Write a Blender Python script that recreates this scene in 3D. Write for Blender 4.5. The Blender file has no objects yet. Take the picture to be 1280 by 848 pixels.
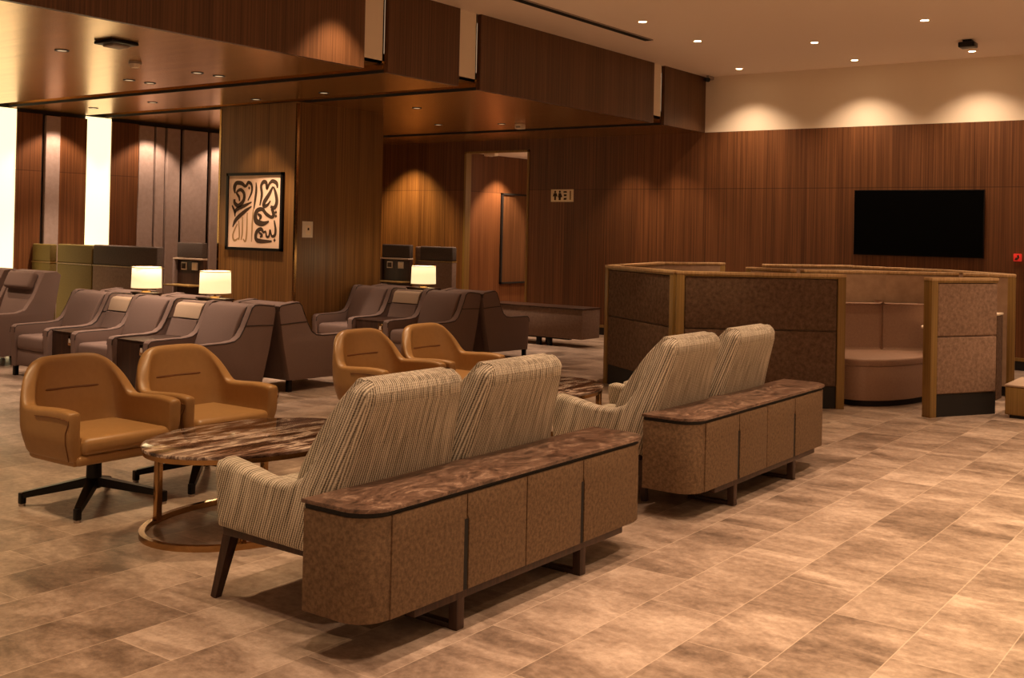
import bpy, bmesh, math, random
from mathutils import Vector, Matrix
random.seed(7)
S = bpy.context.scene
COL = S.collection
PI = math.pi

# ------------------------------------------------------------------ materials
def mat(name, col, rough=.6, metal=0., spec=.4, emit=None, estr=0.):
    m = bpy.data.materials.new(name); m.use_nodes = True
    b = m.node_tree.nodes['Principled BSDF']
    b.inputs['Base Color'].default_value = (*col, 1)
    b.inputs['Roughness'].default_value = rough
    b.inputs['Metallic'].default_value = metal
    b.inputs['Specular IOR Level'].default_value = spec
    if emit:
        b.inputs['Emission Color'].default_value = (*emit, 1)
        b.inputs['Emission Strength'].default_value = estr
    return m
def N(m, t, **kw):
    n = m.node_tree.nodes.new(t)
    for k, v in kw.items():
        if k in n.inputs.keys(): n.inputs[k].default_value = v
        else: setattr(n, k, v)
    return n
def lk(m, a, b): m.node_tree.links.new(a, b)
def bsdf(m): return m.node_tree.nodes['Principled BSDF']
def mapped(m, src='Object', scale=(1,1,1), rnd=False):
    tc = N(m, 'ShaderNodeTexCoord'); mp = N(m, 'ShaderNodeMapping')
    mp.inputs['Scale'].default_value = scale
    lk(m, tc.outputs[src], mp.inputs['Vector'])
    return mp.outputs['Vector']
def ramp(m, fac, stops):
    r = N(m, 'ShaderNodeValToRGB')
    cr = r.color_ramp
    while len(cr.elements) < len(stops): cr.elements.new(.5)
    for e, (p, c) in zip(cr.elements, stops):
        e.position = p; e.color = (*c, 1)
    lk(m, fac, r.inputs['Fac'])
    return r.outputs['Color']
def mix(m, a, b, fac, mode='MIX'):
    n = N(m, 'ShaderNodeMix', data_type='RGBA', blend_type=mode)
    for s, v in ((n.inputs[0], fac), (n.inputs[6], a), (n.inputs[7], b)):
        if isinstance(v, (int, float)): s.default_value = v
        elif isinstance(v, tuple): s.default_value = (*v, 1)
        else: lk(m, v, s)
    return n.outputs[2]
def bump(m, h, strength=.3, dist=.01):
    b = N(m, 'ShaderNodeBump'); b.inputs['Strength'].default_value = strength
    b.inputs['Distance'].default_value = dist
    lk(m, h, b.inputs['Height']); lk(m, b.outputs['Normal'], bsdf(m).inputs['Normal'])
def math_(m, op, a, b=None):
    n = N(m, 'ShaderNodeMath', operation=op)
    for s, v in ((n.inputs[0], a), (n.inputs[1], b)):
        if v is None: continue
        if isinstance(v, (int, float)): s.default_value = v
        else: lk(m, v, s)
    return n.outputs[0]

def wood(name, dark, light, joint_z=None, rough=.42, panel=1.25):
    m = mat(name, light, rough, 0, .35)
    v = mapped(m, 'Object', (55, 55, .5))
    n = N(m, 'ShaderNodeTexNoise', Scale=1., Detail=5., Roughness=.62)
    lk(m, v, n.inputs['Vector'])
    v2 = mapped(m, 'Object', (6.5, 6.5, .12))
    n2 = N(m, 'ShaderNodeTexNoise', Scale=1., Detail=3.)
    lk(m, v2, n2.inputs['Vector'])
    f = math_(m, 'ADD', math_(m, 'MULTIPLY', n.outputs['Fac'], .72), math_(m, 'MULTIPLY', n2.outputs['Fac'], .28))
    c = ramp(m, f, [(.36, dark), (.5, tuple((a+b)/2 for a, b in zip(dark, light))), (.62, light)])
    if joint_z:
        tc = N(m, 'ShaderNodeTexCoord'); sp = N(m, 'ShaderNodeSeparateXYZ')
        lk(m, tc.outputs['Object'], sp.inputs[0])
        d = math_(m, 'ABSOLUTE', math_(m, 'SUBTRACT', sp.outputs['Z'], joint_z))
        g = math_(m, 'LESS_THAN', d, .006)
        xs = math_(m, 'ADD', sp.outputs['X'], sp.outputs['Y'])
        fr = math_(m, 'FRACT', math_(m, 'DIVIDE', xs, panel))
        g2 = math_(m, 'LESS_THAN', fr, .004)
        g = math_(m, 'MAXIMUM', g, g2)
        up = math_(m, 'GREATER_THAN', sp.outputs['Z'], joint_z)
        cell = math_(m, 'ADD', math_(m, 'FLOOR', math_(m, 'DIVIDE', xs, panel)), math_(m, 'MULTIPLY', up, 37.3))
        wn = N(m, 'ShaderNodeTexWhiteNoise', noise_dimensions='1D'); lk(m, cell, wn.inputs['W'])
        mul = math_(m, 'ADD', math_(m, 'MULTIPLY', wn.outputs['Value'], .35), .82)
        cm = N(m, 'ShaderNodeCombineXYZ')
        for i in range(3): lk(m, mul, cm.inputs[i])
        c = mix(m, c, cm.outputs[0], 1., 'MULTIPLY')
        c = mix(m, c, tuple(x*.45 for x in dark), math_(m, 'MULTIPLY', g, .6))
    lk(m, c, bsdf(m).inputs['Base Color'])
    bump(m, n.outputs['Fac'], .08, .003)
    return m

M = {}
M['wood'] = wood('walnut_veneer', (.090, .032, .011), (.215, .086, .031), 2.286)
M['wood_soffit'] = wood('walnut_veneer_fascia', (.075, .030, .011), (.17, .075, .030))
M['wood_column'] = wood('walnut_veneer_column', (.090, .038, .010), (.225, .108, .030))
M['wood_dark'] = wood('dark_wood', (.022, .010, .006), (.06, .026, .014))
M['plaster'] = mat('cream_plaster', (.86, .72, .55), .85)
M['ceil'] = mat('ceiling_paint', (.95, .81, .68), .9)
M['dark'] = mat('dark_recess', (.012, .009, .007), .7)
M['black'] = mat('black_metal', (.012, .010, .009), .35, .6)
M['brass'] = mat('brass', (.44, .26, .11), .18, 1.)
M['goldwood'] = wood('golden_oak_trim', (.20, .115, .030), (.33, .20, .062), None, .45)
M['lit_wood'] = wood('lit_oak_capping', (.45, .28, .13), (.66, .45, .24), None, .4)  # light caught by the rail tops, put into a paler wood colour
M['screen'] = mat('screen_black', (.001, .001, .001), .5, 0, .05)
M['strip'] = mat('glow_strip', (1, .9, .6), .5, emit=(1., .80, .42), estr=.90)
M['lamp_on'] = mat('downlight_glow', (1, .9, .7), .5, emit=(1., .72, .42), estr=14.)
M['lamp_dim'] = mat('dim_downlight_glow', (.4, .3, .2), .5, emit=(1., .72, .42), estr=.3)
M['shade'] = mat('lamp_shade_glow', (1, .93, .75), .8, emit=(1., .76, .38), estr=.5)
M['socket'] = mat('socket_plate', (.75, .66, .55), .5)
M['signplate'] = mat('sign_plate', (.88, .74, .50), .5)
M['red'] = mat('glowing_red_plastic', (.75, .03, .02), .4, emit=(1, .05, .03), estr=.12)  # faint glow added to the plastic housing, which is no lamp
M['grey_plastic'] = mat('grey_plastic', (.35, .27, .21), .5)
M['paper'] = mat('paper', (.74, .52, .36), .8)
M['ink'] = mat('dark_ink', (.045, .022, .008), .8)
M['ink_light'] = mat('light_ink', (.32, .19, .08), .8)

def bronze():
    m = mat('bronze_laminate', (.40, .22, .10), .26, .85)
    v = mapped(m, 'Object', (.5, 14, 14))
    n = N(m, 'ShaderNodeTexNoise', Scale=1., Detail=4.); lk(m, v, n.inputs['Vector'])
    c = ramp(m, n.outputs['Fac'], [(.3, (.48, .25, .075)), (.7, (.62, .34, .115))])
    lk(m, c, bsdf(m).inputs['Base Color'])
    bsdf(m).inputs['Anisotropic'].default_value = .0
    return m
M['bronze'] = bronze()

def fabric(name, c0, c1, sc=60, rough=.9, bs=.15, sheen=0., detail=6):
    m = mat(name, c1, rough, 0, .2)
    v = mapped(m, 'Object', (1, 1, 1))
    n = N(m, 'ShaderNodeTexNoise', Scale=float(sc), Detail=float(detail), Roughness=.65); lk(m, v, n.inputs['Vector'])
    c = ramp(m, n.outputs['Fac'], [(.33, c0), (.67, c1)])
    lk(m, c, bsdf(m).inputs['Base Color'])
    if sheen: bsdf(m).inputs['Sheen Weight'].default_value = sheen
    bump(m, n.outputs['Fac'], bs, .004)
    return m
M['grey_fab'] = fabric('mauve_grey_upholstery', (.17, .115, .098), (.22, .152, .130), 300, .85)
M['pad_fab'] = fabric('beige_pad_upholstery', (.42, .31, .22), (.50, .38, .28), 300, .8)
M['piping'] = mat('dark_piping', (.03, .018, .014), .6)
M['tan'] = fabric('tan_leather', (.345, .185, .066), (.375, .205, .076), 30, .38, .03)
bsdf(M['tan']).inputs['Specular IOR Level'].default_value = .5
M['tan_seam_crease_shade'] = mat('tan_seam_crease_shade', (.16, .065, .02), .6)
M['felt_dark'] = fabric('dark_brown_felt', (.085, .050, .032), (.17, .105, .068), 26, .92, .25)
M['felt_mid'] = fabric('taupe_felt', (.20, .125, .085), (.36, .235, .165), 28, .92, .25)
M['felt_in'] = fabric('beige_suede_lining', (.36, .24, .16), (.46, .32, .22), 9, .9, .1)
M['felt_grey'] = fabric('charcoal_felt', (.060, .043, .035), (.09, .065, .052), 60, .9)
M['olive'] = fabric('strip_lit_felt', (.15, .105, .028), (.19, .135, .042), 60, .7)  # yellow light of the wall strip put into the felt colour
M['wallpad'] = fabric('wall_fabric', (.36, .27, .23), (.42, .32, .275), 14, .85, .1)
M['booth_seat'] = fabric('booth_vinyl', (.30, .185, .13), (.34, .215, .155), 50, .5, .03)
M['cabinet'] = fabric('mottled_leather_veneer', (.105, .062, .034), (.22, .138, .076), 58, .62, .12, detail=8)
M['taupe_box'] = fabric('taupe_bench_cloth', (.16, .10, .075), (.22, .145, .105), 30, .9)

def stone():
    m = mat('veined_brown_stone', (.3, .2, .12), .28, 0, .5)
    v = mapped(m, 'Object', (1.0, .55, 1))
    n0 = N(m, 'ShaderNodeTexNoise', Scale=3.5, Detail=5.); lk(m, v, n0.inputs['Vector'])
    va = N(m, 'ShaderNodeVectorMath', operation='ADD'); lk(m, v, va.inputs[0])
    sc = N(m, 'ShaderNodeVectorMath', operation='SCALE'); lk(m, n0.outputs['Color'], sc.inputs[0]); sc.inputs['Scale'].default_value = .35
    lk(m, sc.outputs[0], va.inputs[1])
    n = N(m, 'ShaderNodeTexNoise', Scale=20., Detail=10., Roughness=.74); lk(m, va.outputs[0], n.inputs['Vector'])
    c = ramp(m, n.outputs['Fac'], [(.38, (.045, .024, .016)), (.47, (.135, .076, .050)), (.55, (.19, .112, .076)), (.64, (.40, .27, .19))])
    lk(m, c, bsdf(m).inputs['Base Color']); bump(m, n.outputs['Fac'], .12, .003)
    return m
M['stone'] = stone()
def marble():
    m = mat('striped_marble', (.3, .2, .15), .07, 0, .6)
    v = mapped(m, 'Object', (1, .22, 1))
    n0 = N(m, 'ShaderNodeTexNoise', Scale=4., Detail=4.); lk(m, v, n0.inputs['Vector'])
    va = N(m, 'ShaderNodeVectorMath', operation='ADD'); lk(m, v, va.inputs[0])
    sc = N(m, 'ShaderNodeVectorMath', operation='SCALE'); lk(m, n0.outputs['Color'], sc.inputs[0]); sc.inputs['Scale'].default_value = .22
    lk(m, sc.outputs[0], va.inputs[1])
    n = N(m, 'ShaderNodeTexNoise', Scale=16., Detail=8., Roughness=.6); lk(m, va.outputs[0], n.inputs['Vector'])
    c = ramp(m, n.outputs['Fac'], [(.38, (.035, .018, .012)), (.46, (.14, .078, .055)), (.52, (.24, .165, .135)), (.58, (.74, .60, .50)), (.64, (.16, .10, .08))])
    lk(m, c, bsdf(m).inputs['Base Color'])
    return m
M['marble'] = marble()

def rib():
    m = mat('ribbed_cream_weave', (.5, .4, .25), .95, 0, .15)
    tc = N(m, 'ShaderNodeTexCoord'); mp = N(m, 'ShaderNodeMapping')
    lk(m, tc.outputs['UV'], mp.inputs['Vector'])
    nz = N(m, 'ShaderNodeTexNoise', Scale=1., Detail=3.)
    mp2 = N(m, 'ShaderNodeMapping'); mp2.inputs['Scale'].default_value = (30, 60, 1)
    lk(m, tc.outputs['UV'], mp2.inputs['Vector']); lk(m, mp2.outputs['Vector'], nz.inputs['Vector'])
    sp = N(m, 'ShaderNodeSeparateXYZ'); lk(m, mp.outputs['Vector'], sp.inputs[0])
    u = math_(m, 'ADD', sp.outputs['X'], math_(m, 'MULTIPLY', math_(m, 'SUBTRACT', nz.outputs['Fac'], .5), .0045))
    w = math_(m, 'SINE', math_(m, 'MULTIPLY', u, 2*PI/.0135))
    w = math_(m, 'ADD', math_(m, 'MULTIPLY', w, .5), .5)
    mp3 = N(m, 'ShaderNodeMapping'); mp3.inputs['Scale'].default_value = (160, 260, 1)
    nz3 = N(m, 'ShaderNodeTexNoise', Scale=1., Detail=3.)
    lk(m, tc.outputs['UV'], mp3.inputs['Vector']); lk(m, mp3.outputs['Vector'], nz3.inputs['Vector'])
    mp4 = N(m, 'ShaderNodeMapping'); mp4.inputs['Scale'].default_value = (45, 3, 1)
    nz4 = N(m, 'ShaderNodeTexNoise', Scale=1., Detail=2.)
    lk(m, tc.outputs['UV'], mp4.inputs['Vector']); lk(m, mp4.outputs['Vector'], nz4.inputs['Vector'])
    w2 = math_(m, 'SINE', math_(m, 'ADD', math_(m, 'MULTIPLY', sp.outputs['Y'], 2*PI/.0085), math_(m, 'MULTIPLY', nz.outputs['Fac'], 6.)))
    f = math_(m, 'ADD', math_(m, 'MULTIPLY', w, .50), math_(m, 'MULTIPLY', nz3.outputs['Fac'], .50))
    f = math_(m, 'ADD', f, math_(m, 'MULTIPLY', w2, .07))
    f = math_(m, 'ADD', f, math_(m, 'MULTIPLY', math_(m, 'SUBTRACT', nz4.outputs['Fac'], .5), .8))
    c = ramp(m, f, [(.14, (.055, .042, .030)), (.42, (.36, .305, .225)), (.85, (.78, .69, .55))])
    lk(m, c, bsdf(m).inputs['Base Color']); bump(m, f, .5, .005)
    return m
M['rib'] = rib()

def floor_mat():
    m = mat('stone_look_tile', (.4, .3, .2), .36, 0, .45)
    tc = N(m, 'ShaderNodeTexCoord'); sp = N(m, 'ShaderNodeSeparateXYZ'); lk(m, tc.outputs['Object'], sp.inputs[0])
    W, Lg = .345, 1.04
    r = math_(m, 'DIVIDE', math_(m, 'ADD', sp.outputs['X'], 50*W+1.29), W)
    ri = math_(m, 'FLOOR', r); rf = math_(m, 'FRACT', r)
    off = math_(m, 'FRACT', math_(m, 'MULTIPLY', ri, .3333))
    q = math_(m, 'ADD', math_(m, 'DIVIDE', math_(m, 'ADD', sp.outputs['Y'], 20.), Lg), off)
    qi = math_(m, 'FLOOR', q); qf = math_(m, 'FRACT', q)
    def edge(f, w):
        a = math_(m, 'LESS_THAN', f, w); b = math_(m, 'GREATER_THAN', f, 1-w); return math_(m, 'MAXIMUM', a, b)
    g = math_(m, 'MAXIMUM', edge(rf, .006), edge(qf, .0018))
    cv = N(m, 'ShaderNodeCombineXYZ'); lk(m, ri, cv.inputs[0]); lk(m, qi, cv.inputs[1])
    wn = N(m, 'ShaderNodeTexWhiteNoise', noise_dimensions='3D'); lk(m, cv.outputs[0], wn.inputs['Vector'])
    # per-tile shifted coordinates
    sc = N(m, 'ShaderNodeVectorMath', operation='SCALE'); lk(m, wn.outputs['Color'], sc.inputs[0]); sc.inputs['Scale'].default_value = 40.
    ad = N(m, 'ShaderNodeVectorMath', operation='ADD'); lk(m, tc.outputs['Object'], ad.inputs[0]); lk(m, sc.outputs[0], ad.inputs[1])
    mp = N(m, 'ShaderNodeMapping'); mp.inputs['Scale'].default_value = (1.0, 2.3, 1); mp.inputs['Rotation'].default_value = (0, 0, .25)
    lk(m, ad.outputs[0], mp.inputs['Vector'])
    n1 = N(m, 'ShaderNodeTexNoise', Scale=1.3, Detail=9., Roughness=.66, Distortion=.6); lk(m, mp.outputs['Vector'], n1.inputs['Vector'])
    n2 = N(m, 'ShaderNodeTexNoise', Scale=26., Detail=6., Roughness=.7); lk(m, ad.outputs[0], n2.inputs['Vector'])
    f = math_(m, 'ADD', math_(m, 'MULTIPLY', n1.outputs['Fac'], .70), math_(m, 'MULTIPLY', n2.outputs['Fac'], .30))
    f = math_(m, 'ADD', f, math_(m, 'MULTIPLY', math_(m, 'SUBTRACT', wn.outputs['Value'], .5), .055))
    c = ramp(m, f, [(.35, (.125, .086, .062)), (.45, (.255, .182, .135)), (.54, (.39, .29, .222)), (.66, (.60, .47, .375))])
    c = mix(m, c, (.66, .52, .40), math_(m, 'MULTIPLY', g, .6))
    lk(m, c, bsdf(m).inputs['Base Color'])
    rr = math_(m, 'ADD', math_(m, 'MULTIPLY', n1.outputs['Fac'], .3), .24)
    lk(m, rr, bsdf(m).inputs['Roughness'])
    bump(m, n2.outputs['Fac'], .05, .003)
    return m
M['floor'] = floor_mat()

# ------------------------------------------------------------------ mesh helpers
def merge(dst, src):
    me = bpy.data.meshes.new('tmp'); src.to_mesh(me); src.free(); dst.from_mesh(me); bpy.data.meshes.remove(me)
def bevel_all(bm, r, seg=2, ang=25):
    if r <= 0: return
    ed = [e for e in bm.edges if len(e.link_faces) == 2 and e.calc_face_angle(0) > math.radians(ang)]
    bmesh.ops.bevel(bm, geom=ed, offset=r, offset_type='OFFSET', segments=seg, profile=.5, affect='EDGES', clamp_overlap=True)
def rbox(x0, x1, y0, y1, z0, z1, r=0, seg=2, dst=None):
    bm = bmesh.new(); bmesh.ops.create_cube(bm, size=1)
    for v in bm.verts:
        v.co = Vector(((x0+x1)/2+v.co.x*(x1-x0), (y0+y1)/2+v.co.y*(y1-y0), (z0+z1)/2+v.co.z*(z1-z0)))
    if r: bevel_all(bm, min(r, .49*min(abs(x1-x0), abs(y1-y0), abs(z1-z0))), seg)
    if dst is None: return bm
    merge(dst, bm); return dst
def prism(poly, axis, a, b, r=0, seg=2, dst=None):
    """poly in the two other axes (order x,y,z with axis dropped), extruded from a to b"""
    bm = bmesh.new()
    def P(p, t):
        if axis == 'x': return (t, p[0], p[1])
        if axis == 'y': return (p[0], t, p[1])
        return (p[0], p[1], t)
    va = [bm.verts.new(P(p, a)) for p in poly]; vb = [bm.verts.new(P(p, b)) for p in poly]
    bm.faces.new(va); bm.faces.new(vb)
    n = len(poly)
    for i in range(n):
        bm.faces.new((va[i], va[(i+1) % n], vb[(i+1) % n], vb[i]))
    bmesh.ops.recalc_face_normals(bm, faces=bm.faces)
    if r:
        cap = [e for e in bm.edges if (e.verts[0] in va and e.verts[1] in va) or (e.verts[0] in vb and e.verts[1] in vb)]
        bmesh.ops.bevel(bm, geom=cap, offset=r, offset_type='OFFSET', segments=seg, profile=.5, affect='EDGES', clamp_overlap=True)
    if dst is None: return bm
    merge(dst, bm); return dst
def cyl(c, r0, r1, z0, z1, seg=24, dst=None):
    bm = bmesh.new()
    a = [bm.verts.new((c[0]+r0*math.cos(2*PI*i/seg), c[1]+r0*math.sin(2*PI*i/seg), z0)) for i in range(seg)]
    b = [bm.verts.new((c[0]+r1*math.cos(2*PI*i/seg), c[1]+r1*math.sin(2*PI*i/seg), z1)) for i in range(seg)]
    bm.faces.new(a[::-1]); bm.faces.new(b)
    for i in range(seg): bm.faces.new((a[i], a[(i+1) % seg], b[(i+1) % seg], b[i]))
    if dst is None: return bm
    merge(dst, bm); return dst
def tube(pts, r, seg=6, closed=False, dst=None):
    bm = bmesh.new(); pts = [Vector(p) for p in pts]; n = len(pts); rings = []
    for i, p in enumerate(pts):
        if closed: d = pts[(i+1) % n]-pts[i-1]
        else: d = pts[min(i+1, n-1)]-pts[max(i-1, 0)]
        d.normalize()
        up = Vector((0, 0, 1)) if abs(d.z) < .9 else Vector((1, 0, 0))
        s = d.cross(up).normalized(); u = s.cross(d)
        rr = r[i] if isinstance(r, (list, tuple)) else r
        rings.append([bm.verts.new(p+s*rr*math.cos(2*PI*k/seg)+u*rr*math.sin(2*PI*k/seg)) for k in range(seg)])
    m = n if closed else n-1
    for i in range(m):
        A, B = rings[i], rings[(i+1) % n]
        for k in range(seg): bm.faces.new((A[k], A[(k+1) % seg], B[(k+1) % seg], B[k]))
    if not closed: bm.faces.new(rings[0][::-1]); bm.faces.new(rings[-1])
    if dst is None: return bm
    merge(dst, bm); return dst
def beam(p0, p1, w0, w1, h0, h1, dst=None):
    """tapered rectangular bar from p0 to p1 (width w across, height h)"""
    bm = bmesh.new(); p0 = Vector(p0); p1 = Vector(p1); d = (p1-p0).normalized()
    up = Vector((0, 0, 1)) if abs(d.z) < .95 else Vector((1, 0, 0))
    s = d.cross(up).normalized(); u = s.cross(d).normalized()
    A = [bm.verts.new(p0+s*a*w0/2+u*b*h0/2) for a, b in ((-1,-1),(1,-1),(1,1),(-1,1))]
    B = [bm.verts.new(p1+s*a*w1/2+u*b*h1/2) for a, b in ((-1,-1),(1,-1),(1,1),(-1,1))]
    bm.faces.new(A[::-1]); bm.faces.new(B)
    for k in range(4): bm.faces.new((A[k], A[(k+1) % 4], B[(k+1) % 4], B[k]))
    bevel_all(bm, min(w0, w1, h0, h1)*.2, 2)
    if dst is None: return bm
    merge(dst, bm); return dst
def mk(name, bm, m, parent=None, smooth=True, sub=0, solid=0, kind=None, label=None):
    if isinstance(bm, bmesh.types.BMesh):
        bmesh.ops.recalc_face_normals(bm, faces=bm.faces)
        me = bpy.data.meshes.new(name); bm.to_mesh(me); bm.free()
    else: me = bm
    o = bpy.data.objects.new(name, me); COL.objects.link(o)
    if isinstance(m, str): m = M[m]
    me.materials.append(m)
    if smooth:
        for p in me.polygons: p.use_smooth = True
        try: me.set_sharp_from_angle(angle=math.radians(38))
        except Exception: pass
    if solid:
        s = o.modifiers.new('solid', 'SOLIDIFY'); s.thickness = solid; s.offset = -1
    if sub:
        s = o.modifiers.new('sub', 'SUBSURF'); s.levels = sub; s.render_levels = sub
    if parent: o.parent = parent
    if kind: o['kind'] = kind
    if label: o['label'] = label
    return o
def struct(name, bm, m, parent=None, smooth=False):
    return mk(name, bm, m, parent, smooth, kind=None if parent else 'structure')
def thing(name, loc, label, cat, group=None, rz=0):
    o = bpy.data.objects.new(name, None); COL.objects.link(o); o.location = loc; o.rotation_euler = (0, 0, rz)
    o.empty_display_size = .1
    o['label'] = label; o['category'] = cat
    if group: o['group'] = group
    return o
def tag(o, label, cat, group=None):
    o['label'] = label; o['category'] = cat
    if group: o['group'] = group
    return o
def kids(o): return [c for c in COL.objects if c.parent == o]
def dup(o, loc, label, rz=None, group=None):
    c = o.copy(); COL.objects.link(c); c.location = loc
    if rz is not None: c.rotation_euler = (0, 0, rz)
    c['label'] = label
    if group: c['group'] = group
    def rec(a, b):
        for k in kids(a):
            d = k.copy(); COL.objects.link(d); d.parent = b; rec(k, d)
    rec(o, c)
    return c

# ------------------------------------------------------------------ camera
CAM_H = 1.6
f, yaw, pitch, roll, cy = 1371.07, .632097754, .00888644, .0213642, 276.728
fw = Vector((-math.sin(yaw)*math.cos(pitch), math.cos(yaw)*math.cos(pitch), math.sin(pitch)))
r_ = Vector((math.cos(yaw), math.sin(yaw), 0)); u_ = r_.cross(fw)
Rv = r_*math.cos(roll)+u_*math.sin(roll); Uv = -r_*math.sin(roll)+u_*math.cos(roll)
cd = bpy.data.cameras.new('camera'); cam = bpy.data.objects.new('camera', cd); COL.objects.link(cam)
cd.sensor_width = 36; cd.lens = f/1280*36; cd.shift_y = -(424-cy)/1280; cd.clip_end = 100
mw = Matrix((( Rv.x, Uv.x, -fw.x, 0), (Rv.y, Uv.y, -fw.y, 0), (Rv.z, Uv.z, -fw.z, CAM_H), (0, 0, 0, 1)))
cam.matrix_world = mw
S.camera = cam

# ------------------------------------------------------------------ room shell
YB, ZC, ZS, XS, XL = 14.77, 3.94, 3.12, -7.31, -14.15
XR = 3.2
struct('floor', rbox(XL-.1, XR, -3, 20.5, -.1, 0), 'floor')
struct('ceiling', rbox(XS-.35, XR, -3, YB+.1, ZC, ZC+.1), 'ceil')
# back wall with a tall opening
DX0, DX1, DZ = -11.83, -10.5, 2.93
struct('wall_back', rbox(DX1, XR, YB, YB+.12, 0, ZS), 'wood')
w = rbox(XL, DX0, YB, YB+.12, 0, 3.3); rbox(DX0, DX1, YB, YB+.12, DZ, 3.3, dst=w)
rbox(DX1, XS, YB, YB+.12, ZS+.001, 3.3, dst=w)
struct('wall_back_left', w, 'wood')
struct('wall_back_upper', rbox(XS-.4, XR, YB, YB+.12, ZS, ZC), 'plaster')
# opening trim
t = rbox(DX0-.02, DX0+.02, YB-.015, YB+.13, 0, DZ+.02); rbox(DX1-.02, DX1+.02, YB-.015, YB+.13, 0, DZ+.02, dst=t)
rbox(DX0-.02, DX1+.02, YB-.015, YB+.13, DZ-.01, DZ+.02, dst=t)
struct('trim_1', t, 'goldwood')
# corridor beyond
struct('wall_corridor_left', rbox(-12.12, -12.0, YB+.12, 20.4, 0, 3.0), 'wood')
struct('wall_corridor_end', rbox(-12.12, -9.2, 20.3, 20.4, 0, 3.0), 'wood')
struct('wall_corridor_right', rbox(-9.3, -9.2, YB+.12, 20.4, 0, 3.0), 'wood')
struct('ceiling_corridor', rbox(-12.12, -9.2, YB+.12, 20.4, 2.96, 3.05), 'ceil')
# baseboards
b = rbox(-10.48, XR, YB-.02, YB, 0, .115); struct('baseboard_back', b, 'dark')
struct('trim_2', rbox(-10.48, XR, YB-.024, YB, .115, .155), 'goldwood')
# left wall built of upright bands
L = [(7.0, 7.975, 'strip'), (7.975, 8.338, 'wood'), (8.338, 8.385, 'dark'), (8.385, 8.61, 'wallpad'), (8.61, 9.02, 'wood'),
     (9.02, 9.42, 'strip'), (9.42, 9.87, 'wood'), (9.87, 10.14, 'wallpad'), (10.14, 10.168, 'dark'), (10.168, 10.335, 'wallpad'),
     (10.335, 10.367, 'dark'), (10.367, 10.615, 'wallpad'), (10.615, 10.67, 'dark'), (10.67, 11.13, 'wallpad'), (11.13, 11.19, 'dark'),
     (11.19, 11.75, 'wallpad'), (11.75, YB, 'wood')]
struct('wall_left', rbox(XL-.12, XL-.05, -1, YB, 0, 3.3), 'dark')
for k, mn in (('wood', 'wood'), ('wallpad', 'wallpad'), ('strip', 'strip')):
    bm = bmesh.new()
    for a, b_, n in L:
        if n == k:
            if n == 'strip': rbox(XL-.05, XL-.02, a, b_, 0, ZS-.01, dst=bm)
            elif n == 'wood': rbox(XL-.05, XL, a, b_, 0, ZS-.05, dst=bm)
            else: rbox(XL-.05, XL+.015, a+.004, b_-.004, 0, ZS-.06, r=.012, dst=bm)
    struct({'wood': 'wall_left_wood', 'wallpad': 'wall_left_upholstered', 'strip': 'wall_left_glowing'}[k], bm, mn)
# dropped soffit: fascia + underside panels separated by recessed channels
segs = [(-1.0, 7.55), (7.88, 8.98), (9.34, 13.2), (13.5, YB)]
fa = bmesh.new(); un = bmesh.new()
for a, b_ in segs:
    rbox(XS-.05, XS, a, b_, ZS, ZC, dst=fa)
    rbox(XL-.05, XS-.05, a, b_, ZS, ZS+.04, dst=un)
struct('wall_soffit', fa, 'wood_soffit')
struct('ceiling_soffit', un, 'bronze')
ch = bmesh.new(); cr = bmesh.new(); dk = bmesh.new()
for a, b_ in ((7.55, 7.88), (8.98, 9.34), (13.2, 13.5)):
    rbox(XS-.07, XS-.03, a, b_-.05, ZS+.085, ZC, dst=cr)
    rbox(XS-.16, XS-.06, b_-.05, b_, ZS+.085, ZC, dst=dk)
    rbox(XL-.05, XS-.03, a-.02, b_+.02, ZS+.085, ZS+.11, dst=ch)
    rbox(XL-.05, XS-.05, b_-.012, b_, ZS+.03, ZS+.085, dst=ch); rbox(XL-.05, XS-.05, b_-.014, b_+.002, ZS-.001, ZS+.03, dst=dk)
    rbox(XL-.05, XS-.05, a, a+.012, ZS, ZS+.085, dst=ch)
struct('trim_3', cr, 'plaster'); struct('trim_4', dk, 'dark'); struct('trim_5', ch, 'bronze')
struct('ceiling_void', rbox(XL-.1, XS-.2, -1, YB, 3.28, 3.34), 'dark')
# column
CX0, CX1, CY0, CY1 = -11.45, -10.0, 9.2, 10.72
c = struct('wall_column', rbox(CX0, CX1, CY0, CY1, 0, ZS), 'wood_column')
t = rbox(CX1-.028, CX1+.004, CY0-.006, CY0+.03, 0, ZS-.02); rbox(CX0-.004, CX0+.03, CY0-.006, CY0+.02, 0, ZS-.02, dst=t)
struct('trim_6', t, 'brass')

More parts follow.
